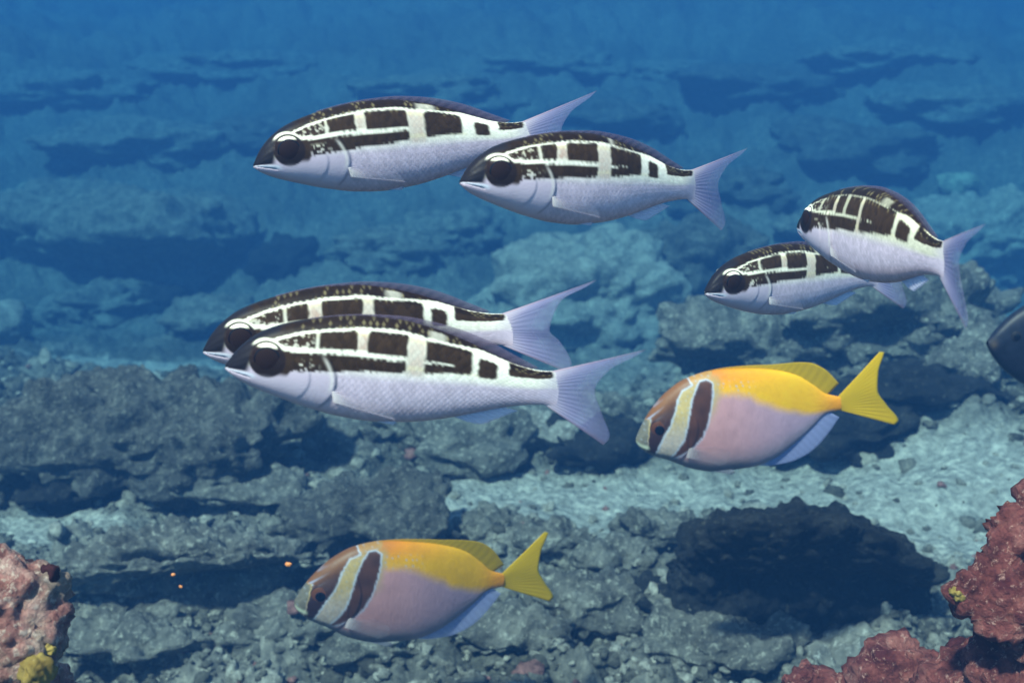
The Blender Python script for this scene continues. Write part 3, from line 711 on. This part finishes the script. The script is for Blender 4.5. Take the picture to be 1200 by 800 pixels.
def striped_fish(label, snout, tail, d0, Ls, far_tail, seed, bend=0., bend2=0., roll=0., n=300, m=120, deep=1.0, fork=0.0, pect=1.0, **kw):
    top = [(s, z * deep) for s, z in ST_TOP]; bot = [(s, z * deep) for s, z in ST_BOT]
    fi = Fish(top, bot, ST_WID, 1.01, bend, bend2)
    e = set_fish('striped_fish', label, 'striped silver fish schooling over the reef', snout, tail, d0, Ls, far_tail, roll)
    fish_body(fi, Ls, striped_pattern(seed, **kw), M['skin'], e, n, m)
    LIL = np.array([.37, .35, .56])
    def tailc(u, v, x, z):
        k = np.exp(-(v / .30) ** 2)[:, None]
        c = LIL * (1 - k) + np.array([.74, .64, .72]) * k
        st = (.5 + .5 * np.cos(u * 34 * 2 * math.pi))[:, None]
        c = c * (.93 + .07 * st)
        ed = (np.exp(-(u / .03) ** 2) + np.exp(-((1 - u) / .03) ** 2))[:, None]
        c = c * (1 - .6 * ed) + np.array([.45, .25, .30]) * .6 * ed
        al = (.95 - .74 * smooth(.05, 1, v) + .05 * (1 - st[:, 0])) 
        return np.concatenate([c, np.clip(al, 0, 1)[:, None]], 1)
    zt1, zb1 = .058 * deep, -.058 * deep
    fin_sheet('tail_fin', fi, Ls, [(0, .955, -.048 * deep), (.5, .94, 0.0), (1, .955, .052 * deep)],
              [(0, 1.175, -.178 + fork), (.1, 1.19, -.150 + fork), (.3, 1.15, -.070 + fork), (.5, 1.115, .008), (.7, 1.15, .070 + fork), (.9, 1.235, .122 + fork), (1, 1.262, .142 + fork)], 90, 26, tailc, e, thick=.010, rays=17, ray_amp=.0004, wave=.006)
    def dorc(u, v, x, z):
        c = np.tile([.04, .022, .03], (len(u), 1)) * (1 - v[:, None]) + np.array([.20, .15, .22]) * v[:, None]
        return np.concatenate([c, (.85 - .45 * v)[:, None]], 1)
    us = np.linspace(0, 1, 9); sv = .22 + .66 * us
    hgt = .003 + .020 * np.sin(np.pi * us ** 2.2) ** 1.0
    fin_sheet('dorsal_fin', fi, Ls, [(u, s_, fi.zt(np.array([s_]))[0] - .008) for u, s_ in zip(us, sv)],
              [(u, s_ + .035 * u + .015, fi.zt(np.array([min(s_ + .02, 1)]))[0] + h) for u, s_, h in zip(us, sv, hgt)], 80, 8, dorc, e, thick=.008, rays=20, ray_amp=.0010)
    def anc(u, v, x, z):
        c = np.tile([.66, .64, .80], (len(u), 1)) ; c = c * (1 - .3 * v[:, None]) + np.array([.9, .9, .98]) * .3 * v[:, None]
        return np.concatenate([c, (.9 - .3 * v)[:, None]], 1)
    us = np.linspace(0, 1, 5); sv = .66 + .15 * us
    fin_sheet('anal_fin', fi, Ls, [(u, s_, fi.zb(np.array([s_]))[0] + .010) for u, s_ in zip(us, sv)],
              [(u, s_ + .07, fi.zb(np.array([s_]))[0] - d) for u, s_, d in zip(us, sv, (.010, .024, .020, .012, .004))], 40, 8, anc, e, thick=.007, rays=9, ray_amp=.001)
    for sd_ in (-1, 1):
        # pelvic fin tucked against the belly
        zb = lambda s_: fi.zb(np.array([s_]))[0]
        fin_sheet('pelvic_fin', fi, Ls, [(0, .335, zb(.335) + .012), (1, .375, zb(.375) + .012)], [(0, .50, zb(.5) - .002), (.5, .51, zb(.5) + .008), (1, .47, zb(.47) + .016)], 20, 10, anc, e,
                  y0=sd_ * .022, y1=sd_ * .030, thick=.006, rays=5, ray_amp=.0008)
        wy = fi.w(np.array([.32]))[0] * .97
        def pecc(u, v, x, z):
            k = np.exp(-(v / .22) ** 2)[:, None]
            c = np.array([.66, .60, .68]) * (1 - k) + np.array([.93, .86, .84]) * k
            low = np.exp(-(u / .08) ** 2)[:, None]
            c = c * (1 - .5 * low) + np.array([.50, .36, .38]) * .5 * low
            return np.concatenate([c, np.clip(.06 + .55 * k[:, 0] + .28 * low[:, 0], 0, 1)[:, None]], 1)
        fin_sheet('pectoral_fin', fi, Ls, [(0, .315, -.068 * deep), (1, .308, -.034 * deep)], [(0, .50, -.104 * deep), (.4, .485, -.078 * deep), (.8, .44, -.052 * deep), (1, .36, -.026 * deep)], 36, 16, pecc, e,
                  y0=sd_ * wy, y1=sd_ * (wy + .018 * pect), thick=.008, rays=10, ray_amp=.001)
        fish_eye(fi, Ls, .118, .044 * deep, .047, sd_, iris_striped, .038, e)
    return e

striped_fish('silver fish with brown blocked stripes swimming in front of its overlapping twin', (264, 429), (655, 456), .560, .170, True, 1, bend=.012, bend2=-.02, n=360, m=150)
striped_fish('silver fish with brown stripes half hidden behind its overlapping twin', (238, 411), (601, 387), .615, .172, True, 2, bend=.02, bend2=.05, n=300, m=120, barA=(.33, .37), barB=(.50, .535), gapC=(.70, .73), gapD=(.775, .805), dash=.58, fork=.035)
striped_fish('pale silver fish with dark blocks, leading the upper pair', (297, 194), (622, 160), .675, .176, True, 3, bend=.02, n=280, m=120, deep=0.97, thin=.004, barA=(.35, .385), barB=(.535, .595), gapC=(.735, .785), gapD=(.835, .875), cracks=((.25, .012),), dash=.4, breakD=(.575, .64))
striped_fish('lilac silver fish with short white dash in its dark block, following the upper pair', (539, 213), (815, 217), .600, .160, True, 4, bend=-.03, n=280, m=120, deep=1.0, thin=.006, barA=(.32, .36), barB=(.485, .54), gapC=(.69, .73), gapD=(.775, .825), dash=.62, breakD=(.545, .565))
striped_fish('striped fish with pale belly passing behind the turned one', (826, 343), (1030, 322), .800, .165, True, 5, bend=.02, n=240, m=100, deep=1.0, thin=.006, cream=.9, barA=(.37, .40), cracks=((.25, .012),))
striped_fish('turned striped fish with barred checkered back and its tail nearest', (937, 267), (1108, 306), .745, .165, False, 6, bend=.055, n=260, m=110, deep=1.02, thin=.014, cream=.72, barA=(.305, .322), barB=(.475, .492), gapC=(.685, .71), gapD=(.775, .81), cracks=((.215, .018), (.385, .02)), dash=.56, pect=.3)

# ---- yellow and lilac barred fish; key outlines read from the upper one
RP0, RP1 = np.array([745.6, 516.0]), np.array([985.0, 472.0])
_rl = np.linalg.norm(RP1 - RP0); _rd = (RP1 - RP0) / _rl; _rn = np.array([_rd[1], -_rd[0]])
def rsz(px, py):
    q = np.array([px, py]) - RP0
    return float(q @ _rd) / _rl, float(q @ _rn) / _rl
def rz4(zx, zy):
    return rsz(740 + zx / 5.7143, 420 + zy / 5.7143)
RB_TOP = [(0, .012)] + [rsz(*p) for p in [(751, 499), (758, 486), (768, 472), (778, 461), (801, 445), (829, 436), (872, 433), (905, 434.5), (930, 440), (952, 452), (966, 461)]] + [(1.0, .030)]
RB_BOT = [(0, -.012)] + [rsz(*p) for p in [(750, 524), (758, 530), (787, 540), (815, 550), (843, 553), (886, 548), (911, 538), (935, 520), (955, 500)]] + [(.93, -.038), (1.0, -.032)]
RB_WID = [(0, .010), (.03, .030), (.08, .046), (.18, .068), (.32, .080), (.5, .074), (.7, .048), (.86, .022), (1.0, .011)]

def poly_sdf(s, z, pts):
    """signed distance (negative inside) to a closed outline"""
    P = np.array(pts); Q = np.roll(P, -1, 0); best = np.full(len(s), 9.0); ins = np.zeros(len(s), bool)
    for (x0, y0), (x1, y1) in zip(P, Q):
        ex, ey = x1 - x0, y1 - y0
        t = np.clip(((s - x0) * ex + (z - y0) * ey) / (ex * ex + ey * ey + 1e-12), 0, 1)
        best = np.minimum(best, np.hypot(s - x0 - t * ex, z - y0 - t * ey))
        cr = ((y0 > z) != (y1 > z)) & (s < (x1 - x0) * (z - y0) / ((y1 - y0) + 1e-12) + x0)
        ins ^= cr
    return np.where(ins, -best, best)

BAND_A = [rz4(*p) for p in [(370, 178), (310, 215), (285, 270), (268, 340), (243, 430), (200, 520), (152, 640), (95, 640), (100, 560), (108, 480), (118, 405), (60, 400), (100, 250), (200, 130), (330, 90)]]
BAND_B = [rz4(*p) for p in [(428, 158), (402, 210), (383, 270), (368, 340), (358, 440), (340, 540), (300, 610), (262, 668), (330, 640), (400, 590), (455, 525), (487, 430), (503, 330), (510, 240), (505, 165), (470, 148)]]
YEL = [(rsz(730 + zx / 3.53, 400 + zy / 3.53)) for zx, zy in [(330, 180), (380, 222), (450, 222), (520, 238), (580, 258), (640, 276), (700, 292), (760, 300), (880, 292), (960, 300)]]

def barred_pattern(seed, dim=1.0):
    def pat(s, f, z, side):
        z = z - .30 * interp(s, RB_WID) * np.sqrt(np.clip(4 * f * (1 - f), 0, 1)) * smooth(.0, .1, s)
        n = len(s); nz = vnoise3(np.stack([s * 22, z * 22, side], -1), seed)
        nf = vnoise3(np.stack([s * 120, z * 120, side], -1), seed + 1)
        mauve = np.array([.64, .29, .28]); blue = np.array([.42, .30, .42]); grey = np.array([.27, .24, .27])
        h = smooth(.30, .85, s)[:, None]
        c = mauve * (1 - h * .7) + blue * h * .7
        lowf = smooth(.68, .98, f)[:, None]
        c = c * (1 - .6 * lowf) + grey * .6 * lowf
        yb = interp(s, [(p[0], p[1]) for p in YEL])
        soft = interp(s, [(0, .012), (.3, .02), (.6, .035), (.85, .02), (1, .01)])
        y = smooth(-1, 1, (z - yb + .010 * nz) / soft)[:, None] * smooth(.30, .36, s)[:, None]
        YC = np.array([.95, .44, .004]); OR = np.array([.85, .20, .006])
        back = ((1 - smooth(.0, .20, f)) * (1 - smooth(.55, .8, s)) * (1 - .5 * smooth(.35, .6, s)))[:, None]
        ped = smooth(.84, .99, s)[:, None] * .6
        yc = YC * (1 - back) + OR * back; yc = yc * (1 - ped) + OR * ped
        c = c * (1 - y) + yc * y
        # pale sulphur collar in front of and between the bars
        A = poly_sdf(s + .004 * nf, z, BAND_A); B = poly_sdf(s + .004 * nf, z, BAND_B)
        collar = (1 - smooth(.0, .055, B + .012 * nz)) * smooth(.55, .2, f) + 0
        pale = np.array([.54, .36, .14]); paleg = np.array([.56, .42, .33])
        lowmix = smooth(.25, .62, f)[:, None]
        pl = pale * (1 - lowmix) + paleg * lowmix
        between = (s < (interp(z, [(-.16, .13), (-.1, .17), (0, .29), (.1, .33), (.2, .36), (.26, .4)]))) & (B > 0)
        c = np.where(between[:, None], pl * (1 + .10 * nf[:, None]), c)
        c = c * (1 - (collar * (B > 0) * (~between) * .9)[:, None]) + pl * (collar * (B > 0) * (~between) * .9)[:, None]
        orb = ((1 - smooth(.0, .10, f)) * (1 - smooth(.35, .5, s)))[:, None]
        c = c * (1 - orb * .85) + np.array([.46, .18, .03]) * orb * .85
        brown = np.array([.095, .030, .012]); orange = np.array([.24, .085, .022])
        upA = ((1 - smooth(.05, .22, f)) * .8 + .2 * smooth(.0, .12, z))[:, None]
        a = smooth(.003, -.003, A)[:, None]
        ac = np.array([.038, .013, .010]) * (1 - upA) + orange * upA
        lines = smooth(.35, .8, np.sin((s * .55 - z * 1.0) * 190))[:, None] * upA * smooth(.17, .05, s)[:, None]
        ac = ac * (1 - .75 * lines) + np.array([.40, .42, .55]) * .75 * lines
        c = c * (1 - a) + ac * a
        b = smooth(.003, -.003, B)[:, None]
        bc = brown * (1 + .25 * nz[:, None])
        c = c * (1 - b) + bc * b
        # pale blue piping along the bars
        pip = np.exp(-((B - .003) / .0042) ** 2) + np.exp(-((A - .003) / .0040) ** 2) * (s > .075) * smooth(-.16, -.11, z)
        pip = np.clip(pip, 0, 1)[:, None] * .75
        c = c * (1 - pip) + np.array([.52, .58, .72]) * pip
        # snout and chin
        sno = (1 - smooth(.045, .075, s - .12 * (z + .02)))[:, None] * (A > .004)[:, None]
        c = c * (1 - sno) + np.array([.17, .14, .10]) * sno
        lip = (np.exp(-((z + .012 + .5 * s) / .010) ** 2) * (1 - smooth(.04, .06, s)))[:, None]
        c = c * (1 - lip) + np.array([.72, .70, .48]) * lip
        chin = (smooth(.84, .92, f) * (1 - smooth(.45, .6, s)))[:, None]
        c = c * (1 - .75 * chin) + np.array([.15, .13, .14]) * .75 * chin
        # blue dots behind the collar and between the bars
        gx, gz = s / .030, (z + .3 * s) / .026
        ix, iz = np.floor(gx), np.floor(gz); k0 = np.zeros(n, np.int64)
        jx = _hash(ix.astype(np.int64), iz.astype(np.int64), k0, seed + 4) * .5 + .25; jz = _hash(ix.astype(np.int64), iz.astype(np.int64), k0, seed + 6) * .5 + .25
        dot = np.hypot((gx - ix - jx), (gz - iz - jz))
        dm = (1 - smooth(.12, .20, dot)) * (y[:, 0] * smooth(.62, .5, s) * smooth(.06, .12, f) + between * .5) * (B > .01) * (A > .008)
        c = c * (1 - .7 * dm[:, None]) + np.array([.42, .44, .50]) * .7 * dm[:, None]
        # gill cover notch
        gl = np.exp(-((s - (.235 + .10 * (z + .02))) / .006) ** 2) * smooth(.0, -.02, z) * smooth(-.10, -.06, z)
        c = c * (1 - .45 * gl[:, None])
        # body mottling and a belly blotch
        c = c * (1 + .06 * nz[:, None] + .05 * nf[:, None])
        op = interp(z, [(-.2, .10), (-.12, .20), (-.05, .27), (.03, .29), (.12, .27), (.3, .2)])
        disp = .006 * (1 - smooth(-.006, .006, s - op)) * smooth(.15, .3, f) * smooth(.97, .85, f) + .0006 * nf
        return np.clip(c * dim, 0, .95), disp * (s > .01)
    return pat

def iris_barred(x, z, r):
    c = np.tile([.11, .036, .016], (len(x), 1))
    k = (smooth(.3, .8, x) * smooth(.5, .8, r))[:, None]
    c = c * (1 - k) + np.array([.30, .10, .03]) * k
    rim = smooth(.9, .97, r)[:, None]
    return c * (1 - rim) + np.array([.03, .015, .015]) * rim

def barred_fish(label, snout, tail, d0, Ls, far_tail, seed, bend=0., dim=1.0, dorsal=0.0, roll=0.):
    fi = Fish(RB_TOP, RB_BOT, RB_WID, 1.06, bend)
    e = set_fish('barred_yellow_fish', label, 'yellow backed barred fish near the reef floor', snout, tail, d0, Ls, far_tail, roll)
    fish_body(fi, Ls, barred_pattern(seed, dim), M['matte_skin'], e, 300, 130)
    def yf(u, v, x, z):
        st = (.5 + .5 * np.cos(u * 30 * 2 * math.pi))[:, None]
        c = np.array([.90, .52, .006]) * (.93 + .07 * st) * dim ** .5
        k = np.exp(-(v / .2) ** 2)[:, None]
        c = c * (1 - .6 * k) + np.array([.80, .44, .01]) * .6 * k * dim
        ed = smooth(.94, 1, v)[:, None]
        c = c * (1 - .55 * ed) + np.array([.22, .20, .02]) * .55 * ed
        return np.concatenate([c, np.full((len(u), 1), .97)], 1)
    fin_sheet('tail_fin', fi, Ls, [(0, .985, -.030), (.5, .99, 0), (1, .985, .028)],
              [(0, 1.258, -.155), (.06, 1.275, -.135), (.25, 1.22, -.045), (.5, 1.180, .035), (.75, 1.190, .120), (.95, 1.225, .205), (1, 1.205, .212)], 80, 24, yf, e, thick=.012, rays=15, ray_amp=.0006, wave=.006)
    def df(u, v, x, z):
        st = (.5 + .5 * np.cos(u * 22 * 2 * math.pi))[:, None]
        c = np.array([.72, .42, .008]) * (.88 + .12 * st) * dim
        o = (1 - smooth(.1, .5, u))[:, None]
        c = c * (1 - o) + np.array([.60, .26, .02]) * o
        return np.concatenate([c, (.97 - .12 * v)[:, None]], 1)
    zt = lambda q: fi.zt(np.array([q]))[0]; zb = lambda q: fi.zb(np.array([q]))[0]
    sv = np.linspace(.26, .935, 12); us = np.linspace(0, 1, 12)
    hh = np.interp(us, [0, .3, .55, .68, .8, .9, 1], [.002, .006, .012, .028, .056, .076, .044]) + dorsal * np.interp(us, [0, .6, 1], [0, 0, 1])
    fin_sheet('dorsal_fin', fi, Ls, [(u, q, zt(q) - .012) for u, q in zip(us, sv)], [(u, q + .03 + .035 * u, zt(min(q + .01, 1)) + h) for u, q, h in zip(us, sv, hh)], 90, 12, df, e, thick=.012, rays=22, ray_amp=.0006)
    def af(u, v, x, z):
        st = (.5 + .5 * np.cos(u * 18 * 2 * math.pi))[:, None]
        c = np.array([.42, .42, .66]) * (.88 + .12 * st)
        return np.concatenate([c, (.85 - .40 * v)[:, None]], 1)
    sv = np.linspace(.52, .93, 9); us = np.linspace(0, 1, 9)
    fin_sheet('anal_fin', fi, Ls, [(u, q, zb(q) + .012) for u, q in zip(us, sv)], [(u, q + .06, zb(min(q, 1)) - h) for u, q, h in zip(us, sv, (.004, .016, .028, .042, .056, .066, .066, .055, .03))], 70, 12, af, e, thick=.010, rays=18, ray_amp=.0006)
    for sd_ in (-1, 1):
        fin_sheet('pelvic_fin', fi, Ls, [(0, .30, zb(.30) + .015), (1, .36, zb(.36) + .012)], [(0, .43, zb(.43) - .012), (.5, .45, zb(.45) - .002), (1, .44, zb(.44) + .012)], 20, 8, lambda u, v, x, z: np.concatenate([np.tile([.34, .31, .34], (len(u), 1)), (.9 - .2 * v)[:, None]], 1), e,
                  y0=sd_ * .03, y1=sd_ * .036, thick=.008, rays=5, ray_amp=.001)
        wy = fi.w(np.array([.27]))[0] * .95
        fin_sheet('pectoral_fin', fi, Ls, [(0, .215, -.098), (1, .235, -.055)], [(0, .37, -.155), (.4, .42, -.135), (.75, .42, -.10), (1, .36, -.06)], 36, 14,
                  lambda u, v, x, z: np.concatenate([np.tile([.48, .40, .44], (len(u), 1)) * (.85 + .15 * np.cos(u * 80))[:, None] + (np.exp(-(v / .18) ** 2) * .22)[:, None] * np.array([1, .8, .6]), np.clip(.07 + .5 * np.exp(-(v / .22) ** 2), 0, 1)[:, None]], 1), e,
                  y0=sd_ * wy, y1=sd_ * (wy + .03), thick=.008, rays=11, ray_amp=.0012)
        ex, ez = rz4(168, 452)
        fish_eye(fi, Ls, ex, ez, .044, sd_, iris_barred, .023, e, bulge=.4)
    return e

barred_fish('bright yellow backed fish with two brown head bars, hovering above the sand', (745.6, 516), (985, 472), 1.27, .240, True, 21, bend=.01)
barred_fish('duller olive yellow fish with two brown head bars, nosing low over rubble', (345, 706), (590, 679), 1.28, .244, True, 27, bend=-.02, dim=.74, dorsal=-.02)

# ---- the black fish at the edge
def black_fish():
    top = [(0, .01), (.04, .07), (.12, .15), (.25, .22), (.42, .26), (.6, .24), (.78, .15), (.92, .06), (1, .055)]
    bot = [(0, -.01), (.04, -.06), (.12, -.13), (.25, -.20), (.42, -.24), (.6, -.22), (.78, -.13), (.92, -.055), (1, -.05)]
    fi = Fish(top, bot, RB_WID, 1.05, .01)
    e = set_fish('black_fish', 'blunt blackish blue fish entering at the picture edge', None, (1157, 402), (1385, 408), 1.35, .240, True)
    Ls = .240
    def pat(s, f, z, side):
        nf = vnoise3(np.stack([s * 60, z * 60, side], -1), 3)
        c = np.tile([.010, .011, .020], (len(s), 1)) * (1 + .3 * nf[:, None])
        m = np.exp(-((s - .02) / .015) ** 2 - ((z) / .02) ** 2)[:, None]
        c = c * (1 - m * .6) + np.array([.12, .08, .05]) * m * .6
        return c, .0008 * nf
    fish_body(fi, Ls, pat, M['matte_skin'], e, 160, 70)
    dk = lambda u, v, x, z: np.concatenate([np.tile([.012, .013, .024], (len(u), 1)), np.full((len(u), 1), .98)], 1)
    fin_sheet('tail_fin', fi, Ls, [(0, .985, -.05), (1, .985, .05)], [(0, 1.24, -.2), (.5, 1.15, 0), (1, 1.24, .2)], 40, 14, dk, e, thick=.012)
    zt = lambda q: fi.zt(np.array([q]))[0]; zb = lambda q: fi.zb(np.array([q]))[0]
    fin_sheet('dorsal_fin', fi, Ls, [(u, .25 + .65 * u, zt(.25 + .65 * u) - .01) for u in (0, .25, .5, .75, 1)], [(u, .29 + .68 * u, zt(.25 + .65 * u) + h) for u, h in zip((0, .25, .5, .75, 1), (.01, .05, .08, .09, .04))], 50, 8, dk, e, thick=.012)
    fin_sheet('anal_fin', fi, Ls, [(u, .45 + .45 * u, zb(.45 + .45 * u) + .01) for u in (0, .5, 1)], [(u, .5 + .46 * u, zb(.45 + .45 * u) - h) for u, h in zip((0, .5, 1), (.02, .08, .03))], 40, 8, dk, e, thick=.012)
    for sd_ in (-1, 1):
        fish_eye(fi, Ls, .11, .045, .026, sd_, lambda x, z, r: np.tile([.02, .018, .02], (len(x), 1)), .015, e)
black_fish()

# ------------------------------------------------------------------ drifting flecks
for (px, py, d, r) in [(338, 661, 1.15, .0026), (203, 673, 1.2, .0018), (212, 687, 1.2, .0015)]:
    D, F = ico(3)
    V = D * [r * 1.25, r * .8, r] * (1 + .25 * fbm3(D * 2 + px, 4, 2))[:, None]
    o = link_mesh('drifting_fleck', V, F, M['fleck']); o.location = CAM + ray(px, py) * d
    tag(o, 'tiny orange fleck drifting in front of the dark reef shade', 'fleck', 'orange flecks in the water')

# ------------------------------------------------------------------ the water itself
bpy.context.view_layer.update()
ztop = max((o.matrix_world @ Vector(c)).z for o in scene.objects if o.type == 'MESH' for c in o.bound_box)
zlow = min((o.matrix_world @ Vector(c)).z for o in scene.objects if o.type == 'MESH' for c in o.bound_box)
hz = [(-19, -4, zlow - 1.0), (19, 24, max(ztop, 1.0) + 0.05)]
hv = np.array([[hz[i][0], hz[j][1], hz[k_][2]] for i in (0, 1) for j in (0, 1) for k_ in (0, 1)])
hf = np.array([[0, 1, 3, 2], [4, 6, 7, 5], [0, 4, 5, 1], [2, 3, 7, 6], [0, 2, 6, 4], [1, 5, 7, 3]])
wm = bpy.data.materials.new('sea water'); wm.use_nodes = True
wm.node_tree.nodes.remove(wm.node_tree.nodes['Principled BSDF'])
pv = wm.node_tree.nodes.new('ShaderNodeVolumePrincipled')
pv.inputs['Color'].default_value = (0.017, 0.060, 0.158, 1)
pv.inputs['Density'].default_value = 0.43
pv.inputs['Absorption Color'].default_value = (0.045, 0.375, 0.57, 1)
pv.inputs['Anisotropy'].default_value = 0.0
wm.node_tree.links.new(pv.outputs[0], wm.node_tree.nodes['Material Output'].inputs['Volume'])
haze = link_mesh('haze', hv, hf, wm, smooth_shade=False)
tag(haze, 'clear blue sea water filling the scene', None, None, 'stuff')
